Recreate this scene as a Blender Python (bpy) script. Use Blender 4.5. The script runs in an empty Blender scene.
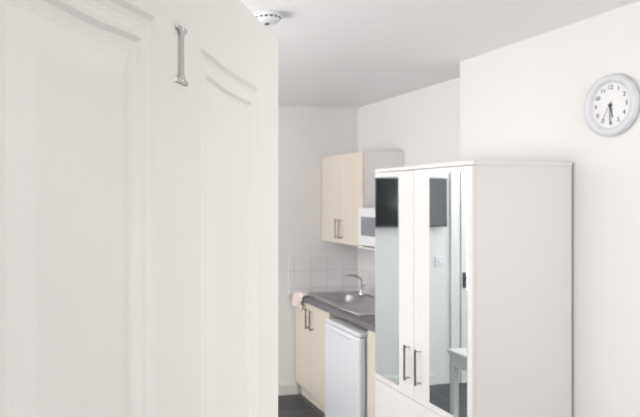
import bpy, bmesh, math, random
from mathutils import Vector, Matrix
random.seed(4)
S=bpy.context.scene
try:
    S.view_settings.view_transform='Standard'
    S.view_settings.look='None'
except Exception: pass

def lin(c):
    return tuple(((v/255)/12.92 if v/255<=.04045 else ((v/255+.055)/1.055)**2.4) for v in c)+(1,)

def mat(name,rgb,rough=.6,metal=0,bump=0,bscale=60,stretch=None,spec=.5,var=0):
    m=bpy.data.materials.new(name); m.use_nodes=True
    nt=m.node_tree; b=nt.nodes['Principled BSDF']
    b.inputs['Base Color'].default_value=lin(rgb)
    b.inputs['Roughness'].default_value=rough
    b.inputs['Metallic'].default_value=metal
    b.inputs['Specular IOR Level'].default_value=spec
    tc=nt.nodes.new('ShaderNodeTexCoord'); mp=nt.nodes.new('ShaderNodeMapping')
    nt.links.new(tc.outputs['Object'],mp.inputs['Vector'])
    if stretch: mp.inputs['Scale'].default_value=stretch
    n=nt.nodes.new('ShaderNodeTexNoise'); n.inputs['Scale'].default_value=bscale
    n.inputs['Detail'].default_value=4
    nt.links.new(mp.outputs['Vector'],n.inputs['Vector'])
    if bump:
        bp=nt.nodes.new('ShaderNodeBump'); bp.inputs['Strength'].default_value=bump
        bp.inputs['Distance'].default_value=.002
        nt.links.new(n.outputs['Fac'],bp.inputs['Height'])
        nt.links.new(bp.outputs['Normal'],b.inputs['Normal'])
    if var:
        r=nt.nodes.new('ShaderNodeMixRGB'); r.blend_type='MIX'
        r.inputs[1].default_value=lin(tuple(max(0,c-var) for c in rgb))
        r.inputs[2].default_value=lin(tuple(min(255,c+var) for c in rgb))
        nt.links.new(n.outputs['Fac'],r.inputs[0]); nt.links.new(r.outputs[0],b.inputs['Base Color'])
    return m

def tilemat(name,c1,c2,grout,size,rough,mortar=.01,axes='XY'):
    m=mat(name,c1,rough); nt=m.node_tree; b=nt.nodes['Principled BSDF']
    tc=nt.nodes.new('ShaderNodeTexCoord'); sp=nt.nodes.new('ShaderNodeSeparateXYZ'); cb=nt.nodes.new('ShaderNodeCombineXYZ')
    nt.links.new(tc.outputs['Object'],sp.inputs[0])
    nt.links.new(sp.outputs[axes[0]],cb.inputs[0]); nt.links.new(sp.outputs[axes[1]],cb.inputs[1])
    br=nt.nodes.new('ShaderNodeTexBrick'); br.offset=0
    br.inputs['Scale'].default_value=1; br.inputs['Brick Width'].default_value=size; br.inputs['Row Height'].default_value=size
    br.inputs['Mortar Size'].default_value=mortar*size*2; br.inputs['Color1'].default_value=lin(c1)
    br.inputs['Color2'].default_value=lin(c2); br.inputs['Mortar'].default_value=lin(grout)
    nt.links.new(cb.outputs[0],br.inputs['Vector']); nt.links.new(br.outputs['Color'],b.inputs['Base Color'])
    bp=nt.nodes.new('ShaderNodeBump'); bp.inputs['Strength'].default_value=.15; bp.inputs['Distance'].default_value=.002; bp.invert=True
    nt.links.new(br.outputs['Fac'],bp.inputs['Height']); nt.links.new(bp.outputs['Normal'],b.inputs['Normal'])
    return m

M_wall=mat('wall_paint',(233,231,229),.85,bump=.15,bscale=180)
M_kwall=mat('kitchen_wall_paint',(239,237,237),.85,bump=.15,bscale=180)
M_ceil=mat('ceiling_paint',(245,244,244),.9,bump=.1,bscale=150)
M_floor=tilemat('dark_floor_tile',(66,67,72),(56,57,62),(100,100,103),.33,.4)
M_tile=tilemat('white_tile_back',(240,239,239),(238,237,237),(224,223,223),.15,.2,.012,'XZ')
M_tile2=tilemat('white_tile_side',(240,239,239),(238,237,237),(224,223,223),.15,.2,.012,'YZ')
M_trim=mat('trim_gloss_white',(238,237,234),.35)
M_door=mat('door_paint',(232,230,225),.45,bump=.24,bscale=90,stretch=(6,6,.35))
M_ward=mat('wardrobe_laminate',(230,227,224),.45,bump=.05,bscale=60,stretch=(1,1,.1))
M_wardf=mat('wardrobe_door_laminate',(232,229,228),.4)
M_cream=mat('cream_cabinet',(229,220,206),.45,var=3,bscale=8,stretch=(4,4,.4))
M_carc=mat('cabinet_carcass_white',(239,237,235),.5)
M_count=mat('dark_grey_worktop',(118,116,122),.4,var=12,bscale=180)
M_steel=mat('brushed_steel',(200,200,200),.28,1)
M_chrome=mat('chrome',(225,225,225),.12,1)
M_nickel=mat('satin_nickel',(178,172,165),.32,1)
M_num=mat('numeral_metal',(190,188,186),.38,1)
M_mirror=mat('mirror_glass',(226,235,236),.01,1)
M_white=mat('white_enamel',(233,235,240),.3)
M_plast=mat('white_plastic',(236,236,238),.4)
M_black=mat('black_screen',(22,23,26),.15)
M_dark=mat('dark_plastic',(60,62,66),.35)
M_mwin=mat('microwave_window_glass',(140,142,149),.2)
M_clockr=mat('clock_rim_grey',(214,215,219),.35)
M_dial=mat('clock_dial_white',(236,236,236),.4)
M_ink=mat('clock_ink',(75,75,80),.5)
M_red=mat('clock_second_hand',(150,120,122),.5)
M_cloth=mat('tea_towel_cloth',(242,229,225),.9,bump=.6,bscale=300)
M_lamp=mat('added_lamp_diffuser',(245,245,240),.5)  # white cover of the added, unseen lamps

def link(o,parent=None):
    S.collection.objects.link(o)
    if parent: o.parent=parent
    return o
def empty(name,loc=(0,0,0)):
    e=bpy.data.objects.new(name,None); e.empty_display_size=.1; link(e); return e
def meshobj(name,bm,m,parent=None,smooth=False):
    me=bpy.data.meshes.new(name); bmesh.ops.recalc_face_normals(bm,faces=bm.faces[:])
    bm.to_mesh(me); bm.free()
    if smooth:
        for p in me.polygons: p.use_smooth=True
    me.materials.append(m); o=bpy.data.objects.new(name,me); return link(o,parent)
def box(name,x0,x1,y0,y1,z0,z1,m,parent=None,bev=0):
    bm=bmesh.new(); bmesh.ops.create_cube(bm,size=1)
    for v in bm.verts:
        v.co=Vector(((x0+x1)/2+v.co.x*(x1-x0),(y0+y1)/2+v.co.y*(y1-y0),(z0+z1)/2+v.co.z*(z1-z0)))
    if bev: bmesh.ops.bevel(bm,geom=bm.edges[:],offset=bev,segments=2,affect='EDGES',profile=.5)
    return meshobj(name,bm,m,parent)
def tube(name,pts,r,m,parent=None,cyc=False,bev=4):
    cu=bpy.data.curves.new(name,'CURVE'); cu.dimensions='3D'; cu.bevel_depth=r; cu.bevel_resolution=bev; cu.use_fill_caps=True
    sp=cu.splines.new('POLY'); sp.points.add(len(pts)-1); sp.use_cyclic_u=cyc
    for p,q in zip(sp.points,pts): p.co=(*q,1)
    o=bpy.data.objects.new(name+'_c',cu); S.collection.objects.link(o)
    me=bpy.data.meshes.new_from_object(o.evaluated_get(bpy.context.evaluated_depsgraph_get()))
    bpy.data.objects.remove(o); me.materials.clear(); me.materials.append(m)
    for p in me.polygons: p.use_smooth=True
    o=bpy.data.objects.new(name,me); return link(o,parent)
def lathe(name,prof,mtx,m,parent=None,seg=64):
    bm=bmesh.new(); rings=[]
    for r,h in prof:
        if r<1e-6: rings.append([bm.verts.new(mtx@Vector((0,0,h)))])
        else: rings.append([bm.verts.new(mtx@Vector((r*math.cos(2*math.pi*i/seg),r*math.sin(2*math.pi*i/seg),h))) for i in range(seg)])
    for a,b in zip(rings[:-1],rings[1:]):
        for i in range(seg):
            j=(i+1)%seg
            if len(a)==1 and len(b)==1: continue
            if len(a)==1: bm.faces.new((a[0],b[i],b[j]))
            elif len(b)==1: bm.faces.new((a[i],a[j],b[0]))
            else: bm.faces.new((a[i],a[j],b[j],b[i]))
    return meshobj(name,bm,m,parent,True)
def bar_handle(name,x,y,z0,z1,parent,r=.006,out=.03):
    tube(name,[(x+.001,y,z0+.012),(x-out*.7,y,z0+.012),(x-out,y,z0+.004),(x-out,y,z0),(x-out,y,z1),(x-out,y,z1-.004),(x-out*.7,y,z1-.012),(x+.001,y,z1-.012)],r,M_nickel,parent)

H=2.454; XK=2.54; XC=2.255; YB=5.035; YC=3.21; XL=-1.5; YF=.2; YF0=.08
# ---------------- room shell
box('floor',XL-.1,XK+.12,-1.4,YB+.1,-.1,0,M_floor)
box('ceiling',XL-.1,XK+.12,-1.4,YB+.1,H,H+.1,M_ceil)
box('wall_back',XL-.1,XK+.12,YB,YB+.1,0,H,M_kwall)
box('wall_right',XK,XK+.12,YC,YB,0,H,M_kwall)
box('wall_right_breast',XC,XK+.12,YF,YC,0,H,M_wall)
wl=empty('wall_left')
wy0,wy1,wz0,wz1=1.5,3.6,.9,2.15
box('below',XL-.1,XL,YF0,YB,0,wz0,M_wall,wl); box('above',XL-.1,XL,YF0,YB,wz1,H,M_wall,wl)
box('near',XL-.1,XL,YF0,wy0,wz0,wz1,M_wall,wl); box('far',XL-.1,XL,wy1,YB,wz0,wz1,M_wall,wl)
w=empty('window_1')
for a,b,c,d in ((wy0,wy1,wz0,wz0+.05),(wy0,wy1,wz1-.05,wz1),(wy0,wy0+.05,wz0+.05,wz1-.05),(wy1-.05,wy1,wz0+.05,wz1-.05),((wy0+wy1)/2-.03,(wy0+wy1)/2+.03,wz0+.05,wz1-.05)):
    box('frame',XL-.08,XL-.02,a,b,c,d,M_trim,w,.004)
wf=empty('wall_front')
dx0,dx1,dz=-.145,.72,1.93
box('left',XL,dx0,YF0,YF,0,H,M_wall,wf); box('lintel',dx0,dx1,YF0,YF,dz,H,M_wall,wf)
fx0,fx1=1.0,2.1
box('mid',dx1,fx0,YF0,YF,0,H,M_wall,wf); box('right',fx1,XK+.12,YF0,YF,0,H,M_wall,wf)
box('below',fx0,fx1,YF0,YF,0,.9,M_wall,wf); box('above',fx0,fx1,YF0,YF,2.2,H,M_wall,wf)
w=empty('added_front_window')  # added unseen window, opening for the wardrobe-side fill
for a,b,c,d in ((fx0,fx1,.9,.95),(fx0,fx1,2.15,2.2),(fx0,fx0+.05,.95,2.15),(fx1-.05,fx1,.95,2.15)):
    box('frame',a,b,YF0+.03,YF-.03,c,d,M_trim,w,.004)
t=empty('trim_door_frame')
box('jamb_right',dx1-.02,dx1,YF0,YF,0,dz,M_trim,t); box('jamb_left',dx0,dx0+.02,YF0,YF,0,dz,M_trim,t)
box('head',dx0+.02,dx1-.02,YF0,YF,dz-.015,dz,M_trim,t)
def skirt(name,x0,x1,y0,y1):
    e=empty(name); box('board',x0,x1,y0,y1,0,.09,M_trim,e,.003)
    if (x1-x0)>(y1-y0): box('top_bead',x0,x1,y0+.006,y1,.088,.105,M_trim,e,.003)
    else: box('top_bead',x0+.006,x1,y0,y1,.088,.105,M_trim,e,.003)
skirt('baseboard_back',.18,1.98,YB-.016,YB)
skirt('baseboard_right',XC-.016,XC,YF,2.38)
e=empty('baseboard_left'); box('board',XL,XL+.016,YF,YB-.02,0,.1,M_trim,e,.003)
box('trim_splashback_back',1.90,XK-.009,YB-.008,YB,.852,1.16,M_tile)
box('trim_splashback_side',XK-.008,XK,3.3,YB,.852,1.305,M_tile2)

# ---------------- panelled entrance door
DE=Vector((.319,.889,0)); D=Vector((.5386,.8427,0)).normalized(); N=Vector((D.y,-D.x,0))
W=.79; T=.035; ZB=.008; ZT=1.906
hinge=DE-D*W
DM=Matrix(((D.x,-N.x,0,hinge.x),(D.y,-N.y,0,hinge.y),(0,0,1,0),(0,0,0,1)))
door=empty('door_1'); door.matrix_world=DM
us=[0,.118,.341,.449,.672,.79]
def panel_loop(u0,u1,z0,z1,ins,amp,side,n=24):
    pts=[]
    a,b=u0+ins,u1-ins
    pts.append((a,z0+ins)); pts.append((b,z0+ins))
    for i in range(n+1):
        u=b+(a-b)*i/n
        s=(b-u)/(b-a)
        if side=='R': s=1-s
        s=max(0,(s-.55)/.45)
        pts.append((u,z1-ins+amp*(s*s*(3-2*s))))
    return pts
prof=[(0,0),(.004,.003),(.009,.0045),(.014,.0043),(.018,.0025),(.022,.0025),(.026,.0055),(.031,.0065),(.036,.0065),(.054,.002),(.058,.0015)]
def door_face(bm,yy,sgn):
    def V(u,z,dep): return bm.verts.new((u,yy+sgn*dep,z))
    pan=[(us[1],us[2],.98,1.814,.0045,'R'),(us[3],us[4],.98,1.814,.0045,'L'),(us[1],us[2],.21,.84,0,'R'),(us[3],us[4],.21,.84,0,'L')]
    for (u0,u1,z0,z1,amp,side) in pan:
        prev=None
        for ins,dep in prof:
            cur=[V(u,z,dep) for u,z in panel_loop(u0,u1,z0,z1,ins,amp,side)]
            if prev:
                k=len(cur)
                for i in range(k):
                    j=(i+1)%k; bm.faces.new((prev[i],prev[j],cur[j],cur[i]))
            prev=cur
        bm.faces.new(prev)
        lp=panel_loop(u0,u1,z0,z1,0,amp,side)[2:]
        top=ZT if amp else .98
        for i in range(len(lp)-1):
            bm.faces.new((V(lp[i][0],lp[i][1],0),V(lp[i+1][0],lp[i+1][1],0),V(lp[i+1][0],top,0),V(lp[i][0],top,0)))
        if not amp: bm.faces.new((V(u0,ZB,0),V(u1,ZB,0),V(u1,z0,0),V(u0,z0,0)))
    for a,b in ((us[0],us[1]),(us[2],us[3]),(us[4],us[5])):
        bm.faces.new((V(a,ZB,0),V(b,ZB,0),V(b,ZT,0),V(a,ZT,0)))
bm=bmesh.new()
door_face(bm,0,1); door_face(bm,T,-1)
for (a,b) in (((0,ZB),(W,ZB)),((W,ZB),(W,ZT)),((W,ZT),(0,ZT)),((0,ZT),(0,ZB))):
    bm.faces.new((bm.verts.new((a[0],0,a[1])),bm.verts.new((b[0],0,b[1])),bm.verts.new((b[0],T,b[1])),bm.verts.new((a[0],T,a[1]))))
bmesh.ops.remove_doubles(bm,verts=bm.verts[:],dist=.0002)
meshobj('leaf',bm,M_door,door)
for yy,s in ((0,-1),(T,1)):
    box('handle_plate',W-.085,W-.045,min(yy,yy+s*.006),max(yy,yy+s*.006),.93,1.09,M_nickel,door,.002)
    tube('lever',[(W-.065,yy,1.03),(W-.065,yy+s*.045,1.03),(W-.075,yy+s*.05,1.03),(W-.18,yy+s*.05,1.03)],.008,M_nickel,door)
num=empty('door_numeral_sign'); num.matrix_world=DM
nu=W-.395; nz=1.799; hh=.026
bm=bmesh.new()
outline=[(-.0150,-hh),(.0150,-hh),(.0150,-hh+.0035),(.0075,-hh+.0048),(.0042,-hh+.009),(.0038,hh-.009),(.0075,hh-.0048),(.0130,hh-.0035),(.0130,hh),(-.0130,hh),(-.0130,hh-.0035),(-.0075,hh-.0048),(-.0038,hh-.009),(-.0042,-hh+.009),(-.0075,-hh+.0048),(-.0150,-hh+.0035)]
f0=[bm.verts.new((nu+a,-.0002,nz+b)) for a,b in outline]; f1=[bm.verts.new((nu+a*.92,-.0026,nz+b*.985)) for a,b in outline]
bm.faces.new(f1); bm.faces.new(f0)
for i in range(len(f0)):
    j=(i+1)%len(f0); bm.faces.new((f0[i],f0[j],f1[j],f1[i]))
meshobj('numeral',bm,M_num,num)
for dzz in (-hh+.0028,hh-.0028):
    mt=Matrix.Translation((nu,-.0026,nz+dzz))@Matrix.Rotation(math.pi/2,4,'X')
    lathe('screw',[(0,.0012),(.0012,.001),(.0018,0)],mt,M_chrome,num,16)

# ---------------- wardrobe
wd=empty('wardrobe')
x0,x1,y0,y1,zt=1.739,2.243,2.391,3.241,1.832
box('side_near',x0+.018,x1,y0,y0+.018,0,zt-.018,M_ward,wd,.001)
box('side_far',x0+.018,x1,y1-.018,y1,0,zt-.018,M_ward,wd,.001)
box('top',x0+.002,x1,y0-.004,y1+.004,zt-.018,zt,M_ward,wd,.0015)
box('bottom',x0+.018,x1,y0+.018,y1-.018,.07,.088,M_ward,wd)
box('mid_shelf',x0+.02,x1-.01,y0+.018,y1-.018,.635,.655,M_ward,wd)
box('plinth',x0+.03,x0+.045,y0+.018,y1-.018,0,.07,M_ward,wd)
box('back_panel',x1-.008,x1-.002,y0+.018,y1-.018,.07,zt-.018,M_ward,wd)
ym=2.846
box('door_far',x0,x0+.017,ym+.0015,y1-.001,.655,zt-.021,M_wardf,wd,.0015)
box('door_near',x0,x0+.017,y0+.001,ym-.0015,.655,zt-.021,M_wardf,wd,.0015)
box('mirror_far',x0-.004,x0+.001,2.985,3.233,.688,1.785,M_mirror,wd,.0012)
box('mirror_near',x0-.004,x0+.001,2.42,2.705,.688,1.785,M_mirror,wd,.0012)
for k,(a,b) in enumerate(((.075,.36),(.364,.651))):
    box('drawer_front',x0,x0+.017,y0+.001,y1-.001,a,b,M_wardf,wd,.0015)
    for yy in (2.6,3.03):
        z=(a+b)/2-.03
        tube('drawer_handle',[(x0,yy-.07,z),(x0-.028,yy-.07,z),(x0-.028,yy+.07,z),(x0,yy+.07,z)],.005,M_nickel,wd)
bar_handle('handle_far',x0,2.885,.745,.925,wd,.0055)
bar_handle('handle_near',x0,2.785,.745,.925,wd,.0055)

# ---------------- clock
ck=empty('wall_clock'); cy,cz=2.187,2.056
CM=Matrix(((0,0,-1,XC),(-1,0,0,cy),(0,1,0,cz),(0,0,0,1)))
lathe('rim',[(0,.0005),(.122,.0005),(.129,.006),(.130,.016),(.126,.024),(.116,.028),(.104,.026),(.096,.018),(.094,.012)],CM,M_clockr,ck,96)
lathe('dial',[(.097,.010),(.094,.0125),(0,.0125)],CM,M_dial,ck,96)
for h in range(1,13):
    cu=bpy.data.curves.new('t','FONT'); cu.body=str(h); cu.size=.026; cu.align_x='CENTER'; cu.align_y='CENTER'; cu.extrude=.0004
    o=bpy.data.objects.new('t',cu); S.collection.objects.link(o)
    me=bpy.data.meshes.new_from_object(o.evaluated_get(bpy.context.evaluated_depsgraph_get())); bpy.data.objects.remove(o)
    me.materials.clear(); me.materials.append(M_ink)
    a=h*math.pi/6; me.transform(CM@Matrix.Translation((.074*math.sin(a),.074*math.cos(a),.0132)))
    link(bpy.data.objects.new('numeral_%d'%h,me),ck)
def hand(name,ang,l0,l1,wd_,hz,m):
    a=math.radians(ang); bm=bmesh.new(); R=Matrix.Rotation(-a,4,'Z')
    vs=[]
    for zz in (hz,hz+.001):
        vs.append([bm.verts.new(CM@(R@Vector(p))) for p in ((-wd_,-l0,zz),(wd_,-l0,zz),(wd_*.6,l1,zz),(-wd_*.6,l1,zz))])
    bm.faces.new(vs[0]); bm.faces.new(vs[1])
    for i in range(4): bm.faces.new((vs[0][i],vs[0][(i+1)%4],vs[1][(i+1)%4],vs[1][i]))
    meshobj(name,bm,m,ck)
hand('hour_hand',168,.008,.052,.003,.015,M_ink)
hand('minute_hand',180,.01,.080,.0022,.017,M_ink)
hand('second_hand',212,.018,.082,.0012,.019,M_red)
lathe('hub',[(.006,.013),(.006,.021),(0,.022)],CM,M_ink,ck,24)

# ---------------- smoke detector
sd=empty('smoke_detector')
SM=Matrix.Translation((.865,2.55,H))@Matrix.Rotation(math.pi,4,'X')
lathe('body',[(0,.0),(.060,.0),(.061,.010),(.056,.014),(.054,.024),(.046,.034),(.025,.039),(0,.040)],SM,M_plast,sd)
for i in range(16):
    a=i*math.pi/8
    v=[Vector((.0555*math.cos(a+da),.0555*math.sin(a+da),hz)) for da,hz in ((-.1,.019),(.1,.019))]
    tube('vent',[SM@p for p in v],.0036,M_dark,sd,bev=2)
lathe('test_button',[(.011,.038),(.011,.043),(0,.044)],SM,M_dark,sd,24)

# ---------------- wall cabinet
wc=empty('kitchen_wall_cabinet')
a,b=4.285,YB-.004
box('side_near',2.216,XK,a,a+.016,1.307,2.018,M_carc,wc,.001)
box('side_far',2.216,XK,b-.016,b,1.307,2.018,M_carc,wc)
box('top',2.216,XK,a+.016,b-.016,2.002,2.018,M_carc,wc); box('bottom',2.216,XK,a+.016,b-.016,1.307,1.323,M_carc,wc)
box('back',XK-.01,XK-.002,a+.016,b-.016,1.323,2.002,M_carc,wc)
mid=(a+b)/2
box('door_near',2.197,2.215,a,mid-.0015,1.307,2.018,M_cream,wc,.002); box('door_far',2.197,2.215,mid+.0015,b,1.307,2.018,M_cream,wc,.002)
bar_handle('handle_near',2.197,mid-.035,1.345,1.50,wc,.006); bar_handle('handle_far',2.197,mid+.035,1.345,1.50,wc,.006)

# ---------------- microwave on shelf
sh=empty('wall_shelf')
box('board',2.15,XK-.010,3.72,4.27,1.30,1.317,M_carc,sh,.002)
for yy in (3.82,4.17):
    box('bracket_arm',2.25,XK-.009,yy-.01,yy+.01,1.292,1.30,M_carc,sh); box('bracket_leg',XK-.018,XK-.009,yy-.01,yy+.01,1.16,1.292,M_carc,sh)
mw=empty('microwave_oven')
mx,ma,mb=2.135,3.76,4.235
box('body',mx+.02,XK-.03,ma,mb,1.325,1.60,M_white,mw,.006)
box('door',mx,mx+.02,ma+.11,mb,1.328,1.597,M_plast,mw,.005)
box('window',mx-.0015,mx+.002,ma+.16,mb-.05,1.40,1.535,M_mwin,mw,.001)
box('control_panel',mx,mx+.02,ma,ma+.107,1.328,1.597,M_plast,mw,.004)
for zz in (1.39,1.47):
    lathe('knob',[(.018,0),(.017,.012),(0,.013)],Matrix(((0,0,-1,mx),(-1,0,0,ma+.053),(0,1,0,zz),(0,0,0,1))),M_clockr,mw,24)
for yy in (ma+.05,mb-.05):
    for xx in (2.2,2.46): lathe('foot',[(.012,1.3175),(.012,1.326)],Matrix.Translation((xx,yy,0)),M_dark,mw,12)

# ---------------- worktop with sink
XF=1.94; ZC=.86
ct=empty('kitchen_worktop')
hx0,hx1,hy0,hy1=2.06,2.40,4.50,4.90
ya,yb=3.3,YB-.009
box('slab_near',XF,XK-.009,ya,hy0,ZC-.038,ZC,M_count,ct,.003)
box('slab_far',XF,XK-.009,hy1,yb,ZC-.038,ZC,M_count,ct,.003)
box('slab_front',XF,hx0,hy0,hy1,ZC-.038,ZC,M_count,ct,.003)
box('slab_back',hx1,XK-.009,hy0,hy1,ZC-.038,ZC,M_count,ct,.003)
sk=empty('kitchen_sink')
SX=2.012
def frame_bowl():
    bm=bmesh.new(); 
    def rr(x0,x1,y0,y1,r,z,n=6):
        o=[]
        for (cx,cy,a0) in ((x1-r,y1-r,0),(x0+r,y1-r,90),(x0+r,y0+r,180),(x1-r,y0+r,270)):
            for i in range(n+1):
                a=math.radians(a0+90*i/n); o.append(bm.verts.new((cx+r*math.cos(a),cy+r*math.sin(a),z)))
        return o
    L=[rr(SX,2.47,4.46,4.97,.03,ZC+.001),rr(SX+.003,2.467,4.463,4.967,.03,ZC+.007),rr(SX+.012,2.458,4.472,4.958,.03,ZC+.007),
       rr(SX+.018,2.452,4.478,4.952,.03,ZC+.004),rr(2.072,2.388,4.512,4.888,.05,ZC+.004),rr(2.080,2.380,4.520,4.880,.05,ZC-.004),rr(2.095,2.365,4.535,4.865,.05,ZC-.15)]
    for p,q in zip(L[:-1],L[1:]):
        k=len(p)
        for i in range(k): bm.faces.new((p[i],p[(i+1)%k],q[(i+1)%k],q[i]))
    bm.faces.new(L[-1])
    return meshobj('bowl',bm,M_steel,sk,False)
frame_bowl()
box('drainer',SX,2.47,3.98,4.459,ZC+.001,ZC+.004,M_steel,sk,.001)
for i in range(9):
    x=2.055+i*.044; tube('drainer_rib',[(x,4.03,ZC+.004),(x,4.42,ZC+.004)],.003,M_steel,sk,bev=3)
tube('drainer_lip',[(SX+.005,3.985,ZC+.004),(2.465,3.985,ZC+.004),(2.465,4.965,ZC+.004),(SX+.005,4.965,ZC+.004)],.0035,M_steel,sk,True)
tp=empty('kitchen_tap')
TY=4.74; z0=ZC+.008
lathe('base',[(0,z0),(.026,z0),(.026,z0+.015),(.018,z0+.025),(.018,z0+.08),(0,z0+.085)],Matrix.Translation((2.425,TY,0)),M_chrome,tp,24)
pts=[(2.425,TY,ZC+.06),(2.425,TY,ZC+.11)]
for i in range(13):
    a=math.pi*i/12*.85; pts.append((2.425-.08*(1-math.cos(a)),TY+.02*(1-math.cos(a)),ZC+.125+.05*math.sin(a)))
tube('spout',pts,.010,M_chrome,tp)
tube('lever',[(2.425,TY,ZC+.08),(2.43,TY-.07,ZC+.11)],.006,M_chrome,tp)
lathe('valve',[(0,z0),(.020,z0),(.020,z0+.022),(.015,z0+.03),(.022,z0+.045),(.022,z0+.055),(0,z0+.06)],Matrix.Translation((2.43,4.50,0)),M_chrome,tp,24)

def base(name,y0,y1,two):
    e=empty(name); zt=ZC-.04
    box('side_a',XF+.035,XK-.01,y0,y0+.018,.10,zt,M_cream,e); box('side_b',XF+.035,XK-.01,y1-.018,y1,.10,zt,M_cream,e)
    box('bottom',XF+.035,XK-.01,y0+.018,y1-.018,.10,.118,M_carc,e); box('back',XK-.02,XK-.011,y0+.018,y1-.018,.118,zt,M_carc,e)
    box('plinth',XF+.07,XF+.088,y0,y1,0,.10,M_cream,e)
    if two:
        m=(y0+y1)/2
        box('door_near',XF+.016,XF+.034,y0,m-.0015,.11,zt-.004,M_cream,e,.002); box('door_far',XF+.016,XF+.034,m+.0015,y1,.11,zt-.004,M_cream,e,.002)
        bar_handle('handle_near',XF+.016,m-.04,.62,.78,e); bar_handle('handle_far',XF+.016,m+.04,.62,.78,e)
    else:
        box('door',XF+.016,XF+.034,y0,y1,.11,zt-.004,M_cream,e,.002); bar_handle('handle',XF+.016,y0+.06,.62,.78,e)
base('kitchen_base_cabinet',4.335,YB-.012,True)
base('kitchen_base_cabinet.001',3.3,3.745,False)
fr=empty('undercounter_fridge')
fa,fb=3.775,4.32
box('body',XF+.03,XK-.03,fa,fb,.03,.77,M_white,fr,.006)
box('door',XF-.03,XF+.025,fa,fb,.05,.75,M_white,fr,.012)
box('worktop_lid',XF-.022,XK-.03,fa,fb,.755,.782,M_plast,fr,.005)
box('grip',XF-.036,XF-.028,fa+.12,fb-.12,.715,.728,M_clockr,fr,.003)
for yy in (fa+.05,fb-.05):
    for xx in (XF+.07,XK-.08): lathe('foot',[(.018,0),(.018,.031)],Matrix.Translation((xx,yy,0)),M_dark,fr,12)

# tea towel
bm=bmesh.new(); nu_,nv=22,26; grid=[]
for j in range(nv+1):
    s=-.058+.158*j/nv
    row=[]
    for i in range(nu_+1):
        y=4.79+.20*i/nu_
        wob=.004*math.sin(i*1.1+j*.25)+.003*math.sin(i*.5+j*.6)
        if s<0: x=XF-s-.004; z=ZC+.010+abs(wob)*1.3+.016*math.exp(-((i-9)/5)**2)
        else: x=XF-.010-abs(wob)*1.5-.004*min(1,s/.03); z=ZC+.008-s*(1+.10*math.sin(i*.4)); 
        row.append(bm.verts.new((x,y+.006*math.sin(j*.4),z)))
    grid.append(row)
for j in range(nv):
    for i in range(nu_): bm.faces.new((grid[j][i],grid[j][i+1],grid[j+1][i+1],grid[j+1][i]))
o=meshobj('tea_towel',bm,M_cloth,None,True)
md=o.modifiers.new('t','SOLIDIFY'); md.thickness=.003; md.offset=1 

# ---------------- things seen only in the mirrors, then added unseen lamps
tv=empty('wall_television')
box('casing',.10,.80,YB-.06,YB-.02,1.415,1.845,M_dark,tv,.006); box('screen',.112,.788,YB-.063,YB-.059,1.432,1.833,M_black,tv,.001)
box('mount',.3,.54,YB-.022,YB,1.5,1.75,M_dark,tv)
d2=empty('door_2')
box('leaf',-.78,-.06,YB-.03,YB-.002,.005,1.96,M_trim,d2,.002)
for (a,b) in ((-.70,-.47),(-.37,-.14)):
    for (c,d) in ((.2,.85),(1.0,1.8)):
        for (p,q,r,s) in ((a,b,c,c+.02),(a,b,d-.02,d),(a,a+.02,c+.02,d-.02),(b-.02,b,c+.02,d-.02)): box('bead',p,q,YB-.036,YB-.03,r,s,M_trim,d2,.002)
box('handle_plate',-.105,-.075,YB-.036,YB-.03,.86,1.0,M_dark,d2); tube('lever',[(-.09,YB-.03,.95),(-.09,YB-.08,.95),(-.20,YB-.08,.95)],.008,M_dark,d2)
t=empty('trim_back_door')
box('architrave_right',-.055,.035,YB-.02,YB,0,2.05,M_trim,t,.003); box('architrave_left',-.875,-.785,YB-.02,YB,0,2.05,M_trim,t,.003); box('architrave_top',-.785,-.055,YB-.02,YB,1.965,2.05,M_trim,t,.003)
so=empty('wall_switch'); box('plate',.10,.185,YB-.01,YB,1.06,1.145,M_plast,so,.003); box('rocker',.13,.155,YB-.015,YB-.009,1.09,1.115,M_plast,so,.002)
tb=empty('white_side_table')
box('top',.56,.86,3.55,3.86,.60,.63,M_trim,tb,.004)
for xx in (.575,.805):
    for yy in (3.57,3.805): box('leg',xx,xx+.04,yy,yy+.04,0,.60,M_trim,tb,.003)
box('apron',.585,.83,3.575,3.59,.52,.60,M_trim,tb); box('apron',.585,.83,3.825,3.84,.52,.60,M_trim,tb)
box('apron',.58,.595,3.59,3.825,.52,.60,M_trim,tb); box('apron',.825,.84,3.59,3.825,.52,.60,M_trim,tb)
cl=empty('added_ceiling_lamp')  # added out-of-view lamp model for the ceiling fill
lathe('diffuser',[(0,.07),(.1,.065),(.15,.04),(.16,.0)],Matrix.Translation((.1,2.0,H))@Matrix.Rotation(math.pi,4,'X'),M_lamp,cl)
LP=[(-.9,2.6),(-.9,4.4)]  # added unseen uplighters, there to brighten the ceiling
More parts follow.
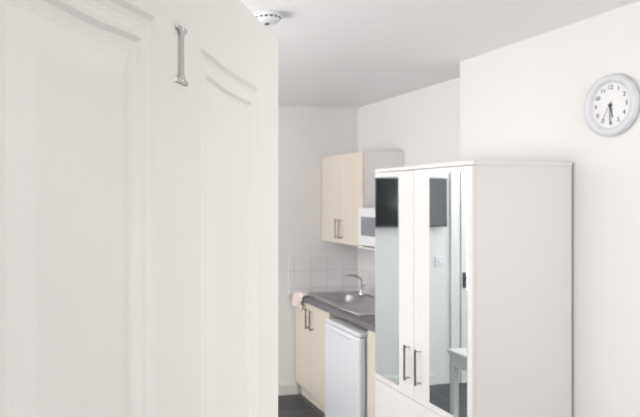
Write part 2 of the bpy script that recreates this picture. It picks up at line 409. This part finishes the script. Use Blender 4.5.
for k,(lx,ly) in enumerate(LP):
    fl=empty('added_floor_lamp' if k==0 else 'added_floor_lamp.001')
    m=Matrix.Translation((lx,ly,0))
    lathe('base',[(0,0),(.14,0),(.14,.015),(.02,.03),(.012,.04)],m,M_nickel,fl,32)
    tube('pole',[(lx,ly,.03),(lx,ly,1.42)],.012,M_nickel,fl)
    lathe('bowl_shade',[(0,1.41),(.05,1.42),(.14,1.49),(.16,1.53),(.15,1.53),(.05,1.435),(0,1.43)],m,M_lamp,fl,48)

# ---------------- lights
def area(name,loc,rot,sx,sy,e,col=(1,1,1),shape='RECTANGLE'):
    l=bpy.data.lights.new(name,'AREA'); l.shape=shape; l.size=sx
    if shape=='RECTANGLE': l.size_y=sy
    l.energy=e; l.color=col
    o=bpy.data.objects.new(name,l); o.location=loc; o.rotation_euler=rot; S.collection.objects.link(o)
area('window_daylight',(XL-.15,(wy0+wy1)/2,1.52),(0,-math.pi/2,0),1.25,2.1,43,(1,.998,.995))
area('front_fill_light',((fx0+fx1)/2,YF0-.05,1.55),(math.pi/2,0,0),1.1,1.3,17,(1,.99,.985))  # fill added outside the invented front window, lights the wardrobe side
area('hall_fill_light',(.3,-.9,2.2),(math.radians(50),0,0),1.2,.8,8.5,(1,.99,.975))  # fill added behind the camera to light the door face
area('added_ceiling_light',(.1,2.0,H-.09),(0,0,0),.3,.3,8,(1,.985,.97))  # added room fill under the out-of-view ceiling lamp
for k,(lx,ly) in enumerate(LP): area('added_uplight',(lx,ly,1.55),(math.pi,0,0),.24,.24,34,(1,.992,.985),'DISK')  # upward fills added to lift the ceiling brightness

wld=bpy.data.worlds.new('World'); S.world=wld; wld.use_nodes=True
wld.node_tree.nodes['Background'].inputs[0].default_value=(.97,.98,1,1); wld.node_tree.nodes['Background'].inputs[1].default_value=.78

# ---------------- camera
cam=bpy.data.cameras.new('camera'); co=bpy.data.objects.new('camera',cam); S.collection.objects.link(co)
co.location=(0,0,1.67); co.rotation_euler=(math.pi/2,0,-math.radians(12))
cam.sensor_width=36; cam.lens=626/640*36; cam.shift_x=(320-193)/640; cam.shift_y=-10.5/640
cam.clip_start=.02
cam.dof.use_dof=True; cam.dof.focus_distance=.66; cam.dof.aperture_fstop=16
S.camera=co
